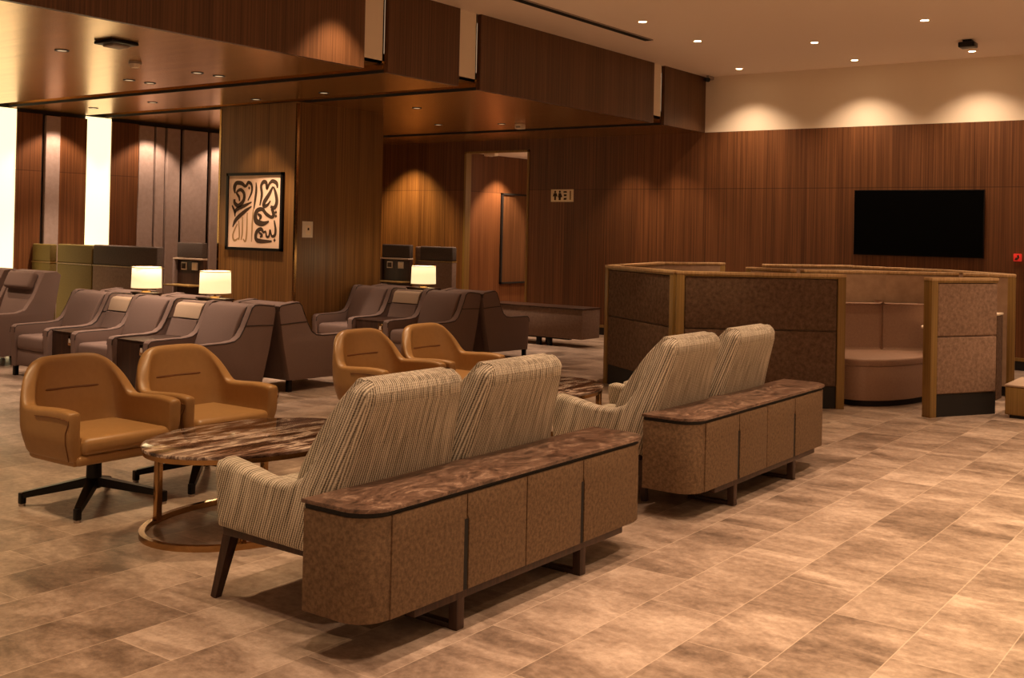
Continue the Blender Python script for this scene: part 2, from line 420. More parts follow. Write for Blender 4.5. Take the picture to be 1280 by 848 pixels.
# ------------------------------------------------------------------ ceiling fittings
def spot(x, y, z, power, size=75, blend=.5, col=(1, .67, .435), rad=.035, tilt=None):
    l = bpy.data.lights.new('downlight_or_fill_lamp', 'SPOT'); l.energy = power; l.color = col
    l.spot_size = math.radians(size); l.spot_blend = blend; l.shadow_soft_size = rad
    o = bpy.data.objects.new('downlight_or_fill_lamp', l); COL.objects.link(o); o.location = (x, y, z)
    if tilt: o.rotation_euler = tilt
    return o
def downlight(x, y, z, label, group, lit=True):
    t = thing('ceiling_downlight', (x, y, z), label, 'ceiling light', group)
    bm = bmesh.new()
    ro, ri, seg = .062, .046, 24
    rings = []
    for r, h in ((ro, 0), (ro, -.006), (ri, -.006), (ri-.004, 0)):
        rings.append([bm.verts.new((r*math.cos(2*PI*i/seg), r*math.sin(2*PI*i/seg), h)) for i in range(seg)])
    for A, B in zip(rings, rings[1:]):
        for i in range(seg): bm.faces.new((A[i], A[(i+1) % seg], B[(i+1) % seg], B[i]))
    mk('bezel', bm, 'plaster' if z > 3.5 else 'dark', t)
    mk('lens', cyl((0, 0), ri-.006, ri-.006, -.004, -.001), 'lamp_on' if z > 3.5 else 'lamp_dim', t)
    return t
G1 = 'downlights in the high cream ceiling'
for x, y, lab in ((-6.53, 14.22, 'lit round downlight near the wall, beside the fascia corner'),
                  (-4.90, 14.22, 'lit round downlight near the wall, above the left side of the television'),
                  (-3.44, 14.22, 'lit round downlight near the wall, under the dark square ceiling box'),
                  (-6.01, 10.56, 'lit round downlight nearest the end of the linear air slot'),
                  (-6.03, 11.94, 'lit round downlight between the air slot end and the wall row'),
                  (-4.87, 12.71, 'lit round downlight in mid ceiling, left of the one nearest the top edge'),
                  (-3.38, 11.97, 'lit round downlight at the upper right of the photo')):
    downlight(x, y, ZC, lab, G1)
G2 = 'downlights in the bronze dropped ceiling'
for x, y, lab in ((-9.0, 5.47, 'recessed downlight left of the dark ceiling cassette on the bronze ceiling'),
                  (-10.2, 7.24, 'recessed downlight, left one of the pair behind the smoke detector, far side'),
                  (-10.2, 6.98, 'recessed downlight, left one of the pair behind the smoke detector, near side'),
                  (-9.05, 7.24, 'recessed downlight by the first ceiling channel, far one of its pair'),
                  (-9.06, 6.98, 'recessed downlight by the first ceiling channel, near one of its pair'),
                  (-11.8, 8.42, 'recessed downlight between the two channels, above the end of the felt screens'),
                  (-13.14, 8.46, 'recessed downlight in front of the glowing wall strip'),
                  (-10.3, 8.8, 'recessed downlight above the framed calligraphy'),
                  (-9.07, 8.73, 'recessed downlight just in front of the column corner'),
                  (-9.12, 10.38, 'recessed downlight right of the column, nearest to it'),
                  (-10.28, 12.18, 'recessed downlight above the far grey partitions'),
                  (-9.35, 12.47, 'recessed downlight beside the small white ceiling sensor')):
    downlight(x, y, ZS, lab, G2)
# lamps that are also in view: light coming out of them
for x, y in ((-6.53, 14.22), (-4.90, 14.22), (-3.44, 14.22), (-1.9, 14.22), (-.4, 14.22)): spot(x, y, ZC-.03, 66, 112, 1.0, col=(1, .72, .50))
for x, y in ((-6.01, 10.56), (-6.03, 11.94), (-4.87, 12.71), (-3.38, 11.97)): spot(x, y, ZC-.03, 85, 62, .6)
for x, y in ((-9.0, 5.47), (-10.2, 7.2), (-9.05, 7.0), (-11.8, 8.42), (-13.14, 8.46), (-10.3, 8.6), (-10.28, 12.4), (-9.35, 12.47)):
    spot(x, y, ZS-.03, 105, 80, .6, col=(1, .71, .50))
for x, y in ((-9.07, 8.73), (-9.12, 10.38)): spot(x, y, ZS-.03, 50, 66, .7, col=(1, .71, .50))  # these fittings look unlit; light added here for the far chair row
# wall washers close to the walls under the soffit
for x, y in ((XL+.38, 8.5), (XL+.38, 10.0), (XL+.38, 11.35)): spot(x, y, ZS-.03, 40, 110, .4, col=(1, .68, .48))
for x, e_ in ((-13.0, 190), (-8.5, 40), (-7.7, 34)): spot(x, YB-.5, ZS-.03, e_, 100 if x < -12 else 84, .8, col=(1, .72, .26) if x < -12 else (1, .66, .40))
for x in (-12.6, -6.3, -4.9, -3.4): pass
spot(-11.55, 15.9, 2.93, 130, 95, .5); spot(-10.6, 17.5, 2.93, 60, 110, .5); cl = bpy.data.lights.new('corridor_fill', 'POINT'); cl.energy = 14; cl.color = (1, .66, .42); cl.shadow_soft_size = .1; co_ = bpy.data.objects.new('corridor_fill', cl); COL.objects.link(co_); co_.location = (-10.0, 16.2, 2.2)  # last one is an added fill light to brighten the corridor ceiling
for x, y in ((-11.9, 5.4), (-13.0, 6.3)): spot(x, y, ZS-.03, 75, 90, .6)  # fill spots added out of view to brighten the high-backed armchairs
spot(-10.6, 8.75, ZS-.03, 20, 90, .5)
spot(-6.95, 7.15, ZC-.03, 75, 84, .6)
# downlights of the hall ceiling outside the frame, with added fill spots
for y, p in ((2.2, 75), (3.3, 95), (4.5, 95), (5.6, 85), (6.8, 95), (8.0, 90)): spot(-2.69, y, ZC-.03, p*.8, 58, .5, rad=.025)
for x, y, p in ((-.75, 2.2, 130), (-.75, 3.8, 170), (-.9, 5.6, 170), (-1.0, 7.6, 170), (-1.0, 9.6, 150), (-.9, 11.4, 130)): spot(x, y, ZC-.03, p, 84, .95, rad=.03)
for x, y, p in ((.9, 4.6, 150), (.9, 6.8, 150), (1.0, 9.2, 130)): spot(x, y, ZC-.03, p*1.45, 100, .9, col=(1, .74, .38))  # wide unseen spots added to brighten cabinet fronts and chair backs
for x, y, p in ((-4.6, 2.6, 110), (-4.7, 4.6, 120), (-4.7, 6.6, 110), (-4.7, 8.6, 100), (-2.7, .8, 100), (-4.5, 1.0, 90), (-6.3, 2.4, 110), (-6.4, 4.9, 110), (-6.4, 7.4, 80), (-3.3, 10.6, 60)):
    spot(x, y, ZC-.03, p, 54, .6, col=(1, .68, .38), rad=.025)

bm = bmesh.new(); rbox(-6.56, -6.45, 3.0, 11.6, ZC-.012, ZC+.005, dst=bm)
vent = thing('linear_air_slot', (0, 0, 0), 'long narrow dark linear air slot in the cream ceiling', 'air vent')
mk('slot_frame', bm, 'grey_plastic', vent, smooth=False)
bm = bmesh.new()
for k in range(3): rbox(-6.545+k*.03, -6.525+k*.03, 3.02, 11.58, ZC-.016, ZC-.011, dst=bm)
mk('slot_gap', bm, 'dark', vent, smooth=False)
p = thing('ceiling_box', (-3.29, 13.41, ZC), 'dark square box fixed under the cream ceiling near the downlights', 'projector')
mk('housing', rbox(-.09, .09, -.09, .09, -.09, -.03, .01), 'black', p); mk('mount_plate', rbox(-.05, .05, -.05, .05, -.03, 0, .004), 'black', p)
mk('grille', rbox(-.07, .07, -.095, -.088, -.08, -.04), 'dark', p, smooth=False)
# cassette + detectors on bronze ceiling
cs = thing('ceiling_cassette', (-8.14, 5.44, ZS), 'dark square ceiling cassette on the bronze ceiling', 'air vent')
mk('housing', rbox(-.13, .13, -.13, .13, -.03, 0, .01), 'black', cs)
mk('outlet_plate', rbox(-.08, .08, -.08, .08, -.05, -.028, .01), 'grey_plastic', cs)
sd = thing('smoke_detector', (-9.0, 6.22, ZS), 'round white smoke detector hanging under the bronze ceiling', 'smoke detector')
mk('base', cyl((0, 0), .06, .06, -.02, 0), 'grey_plastic', sd); mk('sensor_head', cyl((0, 0), .038, .05, -.055, -.02), 'plaster', sd)
se = thing('ceiling_sensor', (-9.12, 12.6, ZS), 'small square white sensor at the far edge of the bronze ceiling', 'sensor')
mk('housing', rbox(-.06, .06, -.05, .05, -.07, 0, .01), 'plaster', se); mk('lens', rbox(-.04, .04, -.053, -.045, -.055, -.03), 'grey_plastic', se)
sc_ = thing('security_camera', (-7.2, 14.6, 3.86), 'small black security camera in the corner of fascia and cream wall', 'camera')
mk('body', tube([(-.06, .05, .03), (.05, -.08, 0)], .032, 12), 'black', sc_); mk('bracket', rbox(-.02, .02, .0, .17, .03, .08, .004), 'grey_plastic', sc_)

# ------------------------------------------------------------------ wall-mounted things
tv = thing('television', (-4.205, YB, 1.38), 'large black switched-off television mounted on the wood wall', 'television')
mk('screen', rbox(-.82, .82, -.075, -.070, .012, .86), 'screen', tv, smooth=False)
mk('bezel', rbox(-.83, .83, -.072, -.035, 0, .872, .004), 'black', tv)
mk('wall_mount', rbox(-.3, .3, -.036, 0, .2, .6, .004), 'black', tv)

al = thing('fire_alarm_call_point', (-2.985, YB, 1.40), 'small red fire alarm call point on the wood wall, far right', 'fire alarm')
mk('housing', rbox(-.045, .045, -.05, .006, -.045, .05, .008), 'red', al)
mk('press_symbol', prism([(-.03, -.03), (.0, -.03), (.025, .0), (.02, .035), (-.005, .03), (.005, .005), (-.02, -.0)], 'y', -.053, -.048), 'ink', al, smooth=False)

rs = thing('restroom_sign', (-9.815, YB, 2.19), 'small beige restroom sign with dark figures on the wood wall', 'sign')
mk('plate', rbox(-.215, .215, -.02, 0, -.1, .1, .004), 'signplate', rs)
def flat(polys, y0=-.024, y1=-.019):
    bm = bmesh.new()
    for p in polys: prism(p, 'y', y0, y1, dst=bm)
    return bm
def disc(cx, cz, r, n=12): return [(cx+r*math.cos(2*PI*i/n), cz+r*math.sin(2*PI*i/n)) for i in range(n)]
mk('man_figure', flat([disc(-.13, .06, .018), [(-.175, -.01), (-.155, .04), (-.105, .04), (-.085, -.01), (-.1, -.02), (-.112, .0), (-.115, -.075), (-.145, -.075), (-.148, .0), (-.16, -.02)]]), 'ink', rs, smooth=False)
mk('woman_figure', flat([disc(-.04, .062, .018), [(-.06, .04), (-.02, .04), (.008, -.02), (-.004, -.025), (-.008, -.03), (-.02, -.03), (-.02, -.075), (-.06, -.075), (-.06, -.03), (-.075, -.03)]]), 'ink', rs, smooth=False)
mk('baby_changing_figure', flat([[(.03, .045), (.1, .045), (.09, .07), (.035, .07)], [(.04, -.012), (.09, -.012), (.09, .02), (.04, .02)], [(.035, -.07), (.085, -.07), (.095, -.035), (.04, -.04)]]), 'ink', rs, smooth=False)
mk('arrow_strip', flat([[(.15, -.07), (.175, -.07), (.175, .075), (.15, .075)]]), 'goldwood', rs, smooth=False)

# framed calligraphy on the column
pc = thing('framed_picture', (-10.73, CY0, 1.775), 'black framed beige picture with bold brown curving calligraphy strokes', 'picture')
W2, H2 = .525, .488
bm = bmesh.new()
rbox(-W2, -W2+.035, -.04, 0, -H2, H2, dst=bm); rbox(W2-.035, W2, -.04, 0, -H2, H2, dst=bm)
rbox(-W2, W2, -.04, 0, -H2, -H2+.035, dst=bm); rbox(-W2, W2, -.04, 0, H2-.035, H2, dst=bm)
mk('frame', bm, 'black', pc, smooth=False)
mk('paper', rbox(-W2+.03, W2-.03, -.02, -.005, -H2+.03, H2-.03), 'paper', pc, smooth=False)
def UV(px, py):
    v = (py-121)/(720-121); xl = 105+(92-105)*v; xr = 517+(503-517)*v
    u = (px-xl)/(xr-xl)
    return (-W2+.035+u*(2*W2-.07), H2-.035-v*(2*H2-.07))
def catmull(P, n=6):
    out = []
    for i in range(len(P)-1):
        a, b, c, d = P[max(i-1, 0)], P[i], P[i+1], P[min(i+2, len(P)-1)]
        for k in range(n):
            t = k/n
            out.append(tuple(.5*(2*b[j]+(c[j]-a[j])*t+(2*a[j]-5*b[j]+4*c[j]-d[j])*t*t+(3*b[j]-a[j]-3*c[j]+d[j])*t**3) for j in range(3)))
    out.append(P[-1]); return out
def strokes(lst, y):
    bm = bmesh.new()
    for P in lst:
        if len(P) == 1:
            x, z = UV(P[0][0], P[0][1]); r = P[0][2]*.0012
            prism([(x, z-r*1.2), (x+r, z), (x, z+r*1.2), (x-r, z)], 'y', y, y+.003, dst=bm); continue
        Q = catmull(P); pl = []
        for x, y_, w in Q:
            a, b = UV(x, y_); pl.append((a, b, w*.00175*1.28))
        Lf, Rt = [], []
        for i, (a, b, w) in enumerate(pl):
            a0, b0, _ = pl[max(i-1, 0)]; a1, b1, _ = pl[min(i+1, len(pl)-1)]
            dx, dz = a1-a0, b1-b0; l = math.hypot(dx, dz) or 1
            Lf.append(bm.verts.new((a-dz/l*w*.6, y, b+dx/l*w*.6))); Rt.append(bm.verts.new((a+dz/l*w*.6, y, b-dx/l*w*.6)))
        for i in range(len(pl)-1): bm.faces.new((Lf[i], Lf[i+1], Rt[i+1], Rt[i]))
    return bm
D = [[(350,370,8),(365,280,16),(360,210,16),(378,176,18),(400,185,18),(405,230,14),(425,190,14),(450,170,18),(480,190,18),(485,228,8)],
     [(455,215,8),(472,270,18),(480,340,20),(462,388,20),(432,378,12)], [(452,215,10),(420,280,20),(385,340,22),(380,375,18),(410,365,14),(432,330,6)],
     [(440,395,14),(456,440,22),(440,465,16),(400,440,18),(370,402,18),(332,410,22),(315,450,24),(322,500,28),(370,520,24),(420,500,8)],
     [(333,440,10),(357,462,18),(345,488,8)], [(473,424,16)], [(473,456,16)],
     [(460,490,8),(470,560,14),(465,610,16),(442,620,12),(430,570,8)],
     [(428,565,8),(420,620,12),(402,625,12),(394,585,10),(378,590,12),(360,565,18),(332,578,20),(318,612,20),(322,652,20),(360,664,20),(442,662,8)],
     [(340,590,8),(365,615,16),(350,632,8)], [(462,652,18)], [(320,180,6),(322,240,14),(312,330,14),(302,400,6)],
     [(255,330,6),(285,260,12),(285,200,14),(260,178,16),(237,210,14),(205,185,20),(165,182,20),(148,220,22),(152,268,10)],
     [(148,318,14),(150,350,18),(180,372,20),(220,330,20),(225,272,18),(197,238,16),(165,262,12),(185,300,14),(188,335,8)],
     [(265,225,15)], [(128,370,8),(148,420,14),(152,465,6)], [(285,342,6),(230,372,16),(165,405,18),(152,440,8)], [(285,378,6),(230,420,18),(160,490,20),(133,552,6)]]
Lt = [[(298,400,6),(290,520,11),(283,672,6)], [(250,430,6),(245,600,11),(235,668,11),(215,650,6)], [(212,465,6),(210,600,11),(200,660,8)], [(182,500,6),(187,610,10),(182,660,8)], [(170,525,6),(135,615,11),(145,665,11),(180,645,6)]]
mk('dark_strokes', strokes(D, -.0225), 'ink', pc, smooth=False); mk('light_strokes', strokes(Lt, -.0215), 'ink_light', pc, smooth=False)

sw = thing('wall_switch', (CX1, 9.395, 1.565), 'small pale wall switch plate on the dark side of the column', 'switch')
mk('plate', rbox(0, .012, -.085, .085, -.1, .1, .003), 'socket', sw); mk('key', rbox(.012, .02, -.035, .045, -.065, .05, .002), 'plaster', sw)
mk('keyhole', rbox(.02, .022, -.01, .015, -.01, .02), 'ink', sw, smooth=False)

wp = thing('corridor_panel', (-12.0, 16.75, 1.46), 'dark framed tall panel on the corridor wall beyond the opening', 'panel')
bm = bmesh.new()
for a, b_, c0, c1 in ((-.73, -.69, -.83, .83), (.69, .73, -.83, .83), (-.73, .73, -.83, -.80), (-.73, .73, .80, .83)): rbox(0, .04, a, b_, c0, c1, dst=bm)
mk('frame', bm, 'dark', wp, smooth=False); mk('panel', rbox(0, .02, -.70, .70, -.81, .81), 'wood_soffit', wp, smooth=False)
dc = thing('corridor_light', (-11.75, 15.35, 2.96), 'small pale fitting at the top left inside the opening', 'light fitting')
mk('body', rbox(-.1, .14, -.05, .05, -.05, .008, .01), 'plaster', dc); mk('lens', cyl((.02, 0), .035, .035, -.058, -.048), 'socket', dc)

# ------------------------------------------------------------------ cream ribbed armchairs + cabinets
def stripe_uv(o, side):
    me = o.data; uv = me.uv_layers.new(name='UVMap')
    for p in me.polygons:
        n = p.normal
        for li in p.loop_indices:
            co = me.vertices[me.loops[li].vertex_index].co
            if (side and abs(n.x) < .8) or (not side and abs(n.y) > .75): u = co.x-.34*co.z+5
            else: u = co.y*(1+.55*max(0, co.z-.57))+3
            uv.data[li].uv = (u, co.z+abs(n.z)*co.x)
def Wd(z): return .388 if z < .56 else .388-.078*min(1, (z-.56)/.42)
def slice_bm(bm, zs, axis=2):
    for z in zs:
        no = [0, 0, 0]; no[axis] = 1; co = [0, 0, 0]; co[axis] = z
        bmesh.ops.bisect_plane(bm, geom=bm.verts[:]+bm.edges[:]+bm.faces[:], plane_co=co, plane_no=no)
def smoothpoly(P, n=4):
    """Catmull-Rom closed polygon"""
    out = []; m = len(P)
    for i in range(m):
        a, b, c, d = P[i-1], P[i], P[(i+1) % m], P[(i+2) % m]
        for k in range(n):
            t = k/n
            out.append(tuple(.5*(2*b[j]+(c[j]-a[j])*t+(2*a[j]-5*b[j]+4*c[j]-d[j])*t*t+(3*b[j]-a[j]-3*c[j]+d[j])*t**3) for j in range(2)))
    return out
def build_cream():
    t = thing('lounge_armchair', (0, 0, 0), '', 'armchair', 'ribbed cream armchairs backed against the cabinets')
    side = [(-.335, .315), (-.345, .34), (-.365, .56), (-.358, .592), (-.325, .605), (-.20, .588), (-.06, .562), (.08, .560), (.16, .595), (.215, .68), (.285, .82), (.34, .935), (.358, .975), (.383, .992),
            (.402, .997), (.425, .992), (.444, .975), (.455, .945), (.452, .90), (.40, .74), (.335, .50), (.27, .30)]
    for s in (-1, 1):
        bm = prism(side, 'y', -.001, .10, .028, 4)
        slice_bm(bm, [.56, .64, .72, .80, .88, .925, .95, .97])
        for d_ in (.012, .026, .045, .07):
            bmesh.ops.bisect_plane(bm, geom=bm.verts[:]+bm.edges[:]+bm.faces[:], plane_co=(.27-d_, 0, .30), plane_no=(1, 0, -.30))
        for v in bm.verts:
            d_ = .27+(v.co.z-.30)*.30-v.co.x
            k_ = .042*max(0, 1-max(d_, 0)/.07)**2 + .05*max(0, (v.co.z-.94)/.06)**2
            if v.co.y > .05: v.co.y -= k_
        for v in bm.verts:
            w = Wd(v.co.z); v.co.y = s*(w-.1+v.co.y*1.0) if s > 0 else -(w-.1+v.co.y)
        bmesh.ops.triangulate(bm, faces=[f_ for f_ in bm.faces if len(f_.verts) > 4])
        o = mk('arm', bm, 'rib', t); stripe_uv(o, True)
    # back slab between the sides
    back = [(.27, .30), (.335, .50), (.40, .74), (.450, .90), (.453, .945), (.442, .976), (.423, .994), (.402, .999), (.383, .994), (.362, .975), (.335, .90), (.21, .62), (.14, .40), (.12, .30)]
    bm = prism(back, 'y', -1, 1, 0)
    slice_bm(bm, [.56, .64, .72, .80, .88, .95]); slice_bm(bm, [-.5, 0, .5], 1)
    for v in bm.verts: v.co.y = v.co.y*(Wd(v.co.z)-.055)
    for v in bm.verts: 
        if v.co.x > .2 and v.co.z > .3: v.co.x += .006*(1-(v.co.y/Wd(v.co.z))**2)
    o = mk('backrest', bm, 'rib', t); stripe_uv(o, False)
    # inner back cushion
    cu = smoothpoly([(.04, .47), (.06, .62), (.20, .84), (.318, .972), (.345, .998), (.375, .998), (.39, .96), (.25, .68), (.16, .47)], 3)
    bm = prism(cu, 'y', -.27, .27, .03, 3)
    for v in bm.verts: v.co.y *= (1.08-.12*max(0, (v.co.z-.5)/.5))
    o = mk('back_cushion', bm, 'rib', t); stripe_uv(o, False)
    o = mk('seat_cushion', rbox(-.36, .12, -.305, .305, .33, .475, .045, 4), 'rib', t); stripe_uv(o, False)
    o = mk('seat_frame', rbox(-.33, .26, -.36, .36, .275, .335, .01), 'wood_dark', t)
    for x0, y0, x1, y1 in ((-.30, -.33, -.375, -.35), (-.30, .33, -.375, .35), (.16, -.17, .20, -.18), (.16, .17, .20, .18)):
        mk('leg', beam((x1, y1, 0), (x0, y0, .30), .032, .05, .032, .05), 'wood_dark', t)
    return t
cr0 = build_cream()
CXC = -3.42
cream = [(3.40, 'ribbed cream armchair backed on the nearest cabinet, nearest to the camera'),
         (4.18, 'ribbed cream armchair backed on the nearest cabinet, farther of its two'),
         (5.95, 'ribbed cream armchair backed on the farther cabinet, nearer of its two, arm showing'),
         (6.81, 'ribbed cream armchair at the far end, in front of the dark felt booth wall')]
for i, (y, lab) in enumerate(cream):
    y += .035
    if i == 0: cr0.location = (CXC, y, 0); cr0['label'] = lab
    else: dup(cr0, (CXC, y, 0), lab)

def rplan(x0, x1, y0, y1, r, n=8):
    """rectangle with the two +x corners rounded"""
    P = [(x0, y0)]
    for i in range(n+1):
        a = -PI/2+i/n*PI/2; P.append((x1-r+r*math.cos(a), y0+r+r*math.sin(a)))
    for i in range(n+1):
        a = i/n*PI/2; P.append((x1-r+r*math.cos(a), y1-r+r*math.sin(a)))
    P.append((x0, y1)); return P
def build_cab():
    t = thing('low_cabinet', (0, 0, 0), '', 'cabinet', 'low cabinets behind the cream armchairs')
    L2, D_ = 1.03, .33      # half length, depth; front face at x=+0, back at -D_
    mk('body', prism(rplan(-D_, -.008, -L2, L2, .125), 'z', .155, .541, .004), 'cabinet', t)
    dy = [-.90, -.455, -.04, .41, .90]
    for i in range(4):
        g = .0035
        a, b = dy[i]+g, dy[i+1]-g
        sa = .012 if i in (1, 3) else 0; sb = .012 if i in (0, 2) else 0
        # door with a notched grip edge
        poly = [(a+sa, .158), (b-sb, .158), (b-sb, .44), (b, .455), (b, .541), (a, .541), (a, .455), (a+sa, .44)]
        mk('door', prism(poly, 'x', -.010, 0, .002), 'cabinet', t)
    for y in (-.455, .41):
        mk('grip_slot', rbox(-.009, -.004, y-.012, y+.012, .158, .44), 'dark', t, smooth=False)
    mk('recess', prism(rplan(-D_+.0, -.012, -L2+.006, L2-.006, .12), 'z', .541, .560), 'dark', t)
    mk('stone_top', prism(rplan(-D_-.01, .004, -L2-.004, L2+.004, .13), 'z', .560, .576, .003), 'stone', t)
    bm = rbox(-.055, -.012, -.75, .80, .122, .157, .004); rbox(-D_+.02, -D_+.06, -.75, .80, .122, .157, .004, dst=bm)
    mk('underframe', bm, 'wood_dark', t)
    for y in (-.47, .44):
        bm = rbox(-.055, -.012, y-.024, y+.024, 0, .13, .003); rbox(-D_+.02, -D_+.06, y-.024, y+.024, 0, .13, .003, dst=bm)
        rbox(-D_+.04, -.03, y-.02, y+.02, 0, .022, .002, dst=bm)
        mk('leg', bm, 'wood_dark', t)
    return t
cb = build_cab(); cb.location = (-2.728, 3.92, 0)
cb['label'] = 'low brown cabinet with veined stone top, nearest to the camera'
dup(cb, (-2.742, 6.53, 0), 'low brown cabinet with veined stone top, farther one by the booth')

# ------------------------------------------------------------------ tan swivel chairs (front = +X)
def build_tan():
    t = thing('swivel_chair', (0, 0, 0), '', 'armchair', 'tan leather swivel chairs round the marble tables')
    NS, NV = 45, 9
    def sm(a, b, x): x = max(0, min(1, (x-a)/(b-a))); return x*x*(3-2*x)
    zb = .315
    bm = bmesh.new(); G = []
    def path(tt):
        s = abs(tt); sg = 1 if tt > 0 else -1
        if s < .56:
            a = s/.56*PI/2
            return (-.03-.27*math.cos(a)**.62, sg*.365*math.sin(a)**.62)
        k = (s-.56)/.44
        return (-.03+k*.345, sg*(.365-.012*k*k))
    def top(tt):
        s = abs(tt)
        if s < .60: h = .592+.238*max(0, 1-(s/.47)**2.6)**.66
        else: h = .59
        h = .592+(h-.592)*1 if s < .6 else .592
        return h+.012*sm(.5, .8, s)-.01*sm(.9, 1, s)
    def surf(tt, v, inset=0):
        x, y = path(tt); h = top(tt); z = zb+(h-zb)*v
        k = max(0, -x/.30)
        sy = .90+.10*sm(.30, .46, z); sy -= .12*sm(.58, .84, z)
        x = x*((.86 if x < 0 else .95)+(.14 if x < 0 else .05)*sm(.30, .50, z)) - .035*k*sm(.45, .84, z)
        return Vector((x, y*sy, z))
    for i in range(NS):
        tt = -1+2*i/(NS-1)
        G.append([bm.verts.new(surf(tt, j/(NV-1))) for j in range(NV)])
    for i in range(NS-1):
        for j in range(NV-1): bm.faces.new((G[i][j], G[i+1][j], G[i+1][j+1], G[i][j+1]))
    # orient normals outward
    bmesh.ops.recalc_face_normals(bm, faces=bm.faces)
    f0 = bm.faces[(NS//2)*(NV-1)] if hasattr(bm.faces, 'ensure_lookup_table') and not bm.faces.ensure_lookup_table() else None
    if f0 and f0.normal.x > 0: bmesh.ops.reverse_faces(bm, faces=bm.faces)
    me = bpy.data.meshes.new('shell'); bm.to_mesh(me); bm.free()
    sh = mk('shell', me, 'tan', t, solid=.075, sub=2)
    # seat pan / front rail
    pan = []
    for i in range(0, NS):
        q = surf(-1+2*i/(NS-1), 0); pan.append((q.x*.97, q.y*.97))
    bm = prism(pan, 'z', .30, .345, .012, 3)
    rbox(.17, .315, -.30, .30, .302, .355, .02, 3, dst=bm)
    mk('seat_base', bm, 'tan', t)
    bm = rbox(-.20, .325, -.275, .275, .352, .442, .035, 4)
    for v in bm.verts:
        if v.co.z > .4: v.co.z += .022*(1-(v.co.y/.29)**2)
        if v.co.x < 0: v.co.y *= (1+.35*v.co.x)
    mk('seat_cushion', bm, 'tan', t)
    # dark tube stands in for the shade of the crease inside the back
    pts = []
    for k in range(-8, 9):
        yy = k/8*.185
        pts.append((-.2455+.20*yy*yy*1.6, yy, .640+.0))
    mk('crease', tube(pts, [.002]+[.0075]*15+[.002], 6), 'tan_seam_crease_shade', t, label='dark line painted as the shade of the crease across the back')
    # welt along the outside of each arm
    for sg in (-1, 1):
        pts = []
        for k in range(12):
            tt = sg*(.60+.385*k/11); p = surf(tt, .84); pts.append((p.x, p.y+sg*.003, p.z))
        p = surf(sg*.985, .78); pts += [(p.x+.0, p.y+sg*.003, p.z)]
        for v in (.6, .4, .2, .05):
            p = surf(sg*.97, v); pts.append((p.x-.012, p.y+sg*.003, p.z))
        mk('arm_seam', tube(pts, .003, 6), 'tan_seam_crease_shade', t, label='dark seam on the outer arm')
    mk('pedestal', cyl((0, 0), .045, .038, .10, .31), 'black', t)
    for sx in (-1, 1):
        for sy in (-1, 1):
            bm = beam((sx*.02, sy*.02, .135), (sx*.265, sy*.265, .062), .06, .034, .05, .034)
            rbox(sx*.27-.017, sx*.27+.017, sy*.27-.017, sy*.27+.017, .012, .075, .006, dst=bm)
            l = mk('leg', bm, 'black', t)
            mk('glide', cyl((sx*.27, sy*.27), .018, .018, 0, .014), 'grey_plastic', l)
    return t
tn = build_tan()
tl = [((-5.56, 3.64), 'tan leather swivel chair at the far left, nearest to the camera'),
      ((-5.58, 4.39), 'tan leather swivel chair second from left, beside the marble table'),
      ((-5.60, 6.08), 'tan leather swivel chair seen over the first cream backrest, left of its pair'),
      ((-5.60, 6.83), 'tan leather swivel chair at the far table, right of its pair')]
for i, ((x, y), lab) in enumerate(tl):
    rz = (.0, .0, .0, .0)[i]
    if i == 0: tn.location = (x, y, 0); tn['label'] = lab
    else: dup(tn, (x, y, 0), lab, rz)

# ------------------------------------------------------------------ oval marble tables
def ell(a, b, n=64, cx=0, cy_=0): return [(cx+a*math.cos(2*PI*i/n), cy_+b*math.sin(2*PI*i/n)) for i in range(n)]
def ring(a0, b0, a1, b1, z0, z1, n=72):
    bm = bmesh.new()
    R_ = [[bm.verts.new((a*math.cos(2*PI*i/n), b*math.sin(2*PI*i/n), z)) for i in range(n)] for a, b, z in ((a0, b0, z0), (a1, b1, z0), (a1, b1, z1), (a0, b0, z1))]
    for k in range(4):
        A, B = R_[k], R_[(k+1) % 4]
        for i in range(n): bm.faces.new((A[i], A[(i+1) % n], B[(i+1) % n], B[i]))
    return bm
def build_table():
    t = thing('oval_coffee_table', (0, 0, 0), '', 'coffee table', 'oval marble coffee tables')
    A, B = .46, .645
    mk('marble_top', prism(ell(A, B), 'z', .447, .465, .004), 'marble', t)
    mk('top_rim', ring(A-.010, B-.010, A-.03, B-.03, .422, .448), 'brass', t)
    mk('base_ring', ring(A, B, A-.03, B-.03, 0, .030), 'brass', t)
    for sx in (-1, 1):
        for sy in (-1, 1):
            x, y = sx*(A-.035)*.80, sy*(B-.035)*.60
            mk('leg', rbox(x-.017, x+.017, y-.017, y+.017, .02, .43, .003), 'brass', t)
    return t
tb = build_table(); tb.location = (-4.61, 3.99, 0); tb['label'] = 'oval marble table with brass frame beside the two near tan chairs'
dup(tb, (-4.61, 6.60, 0), 'oval marble table mostly hidden behind the cream armchairs, far one')

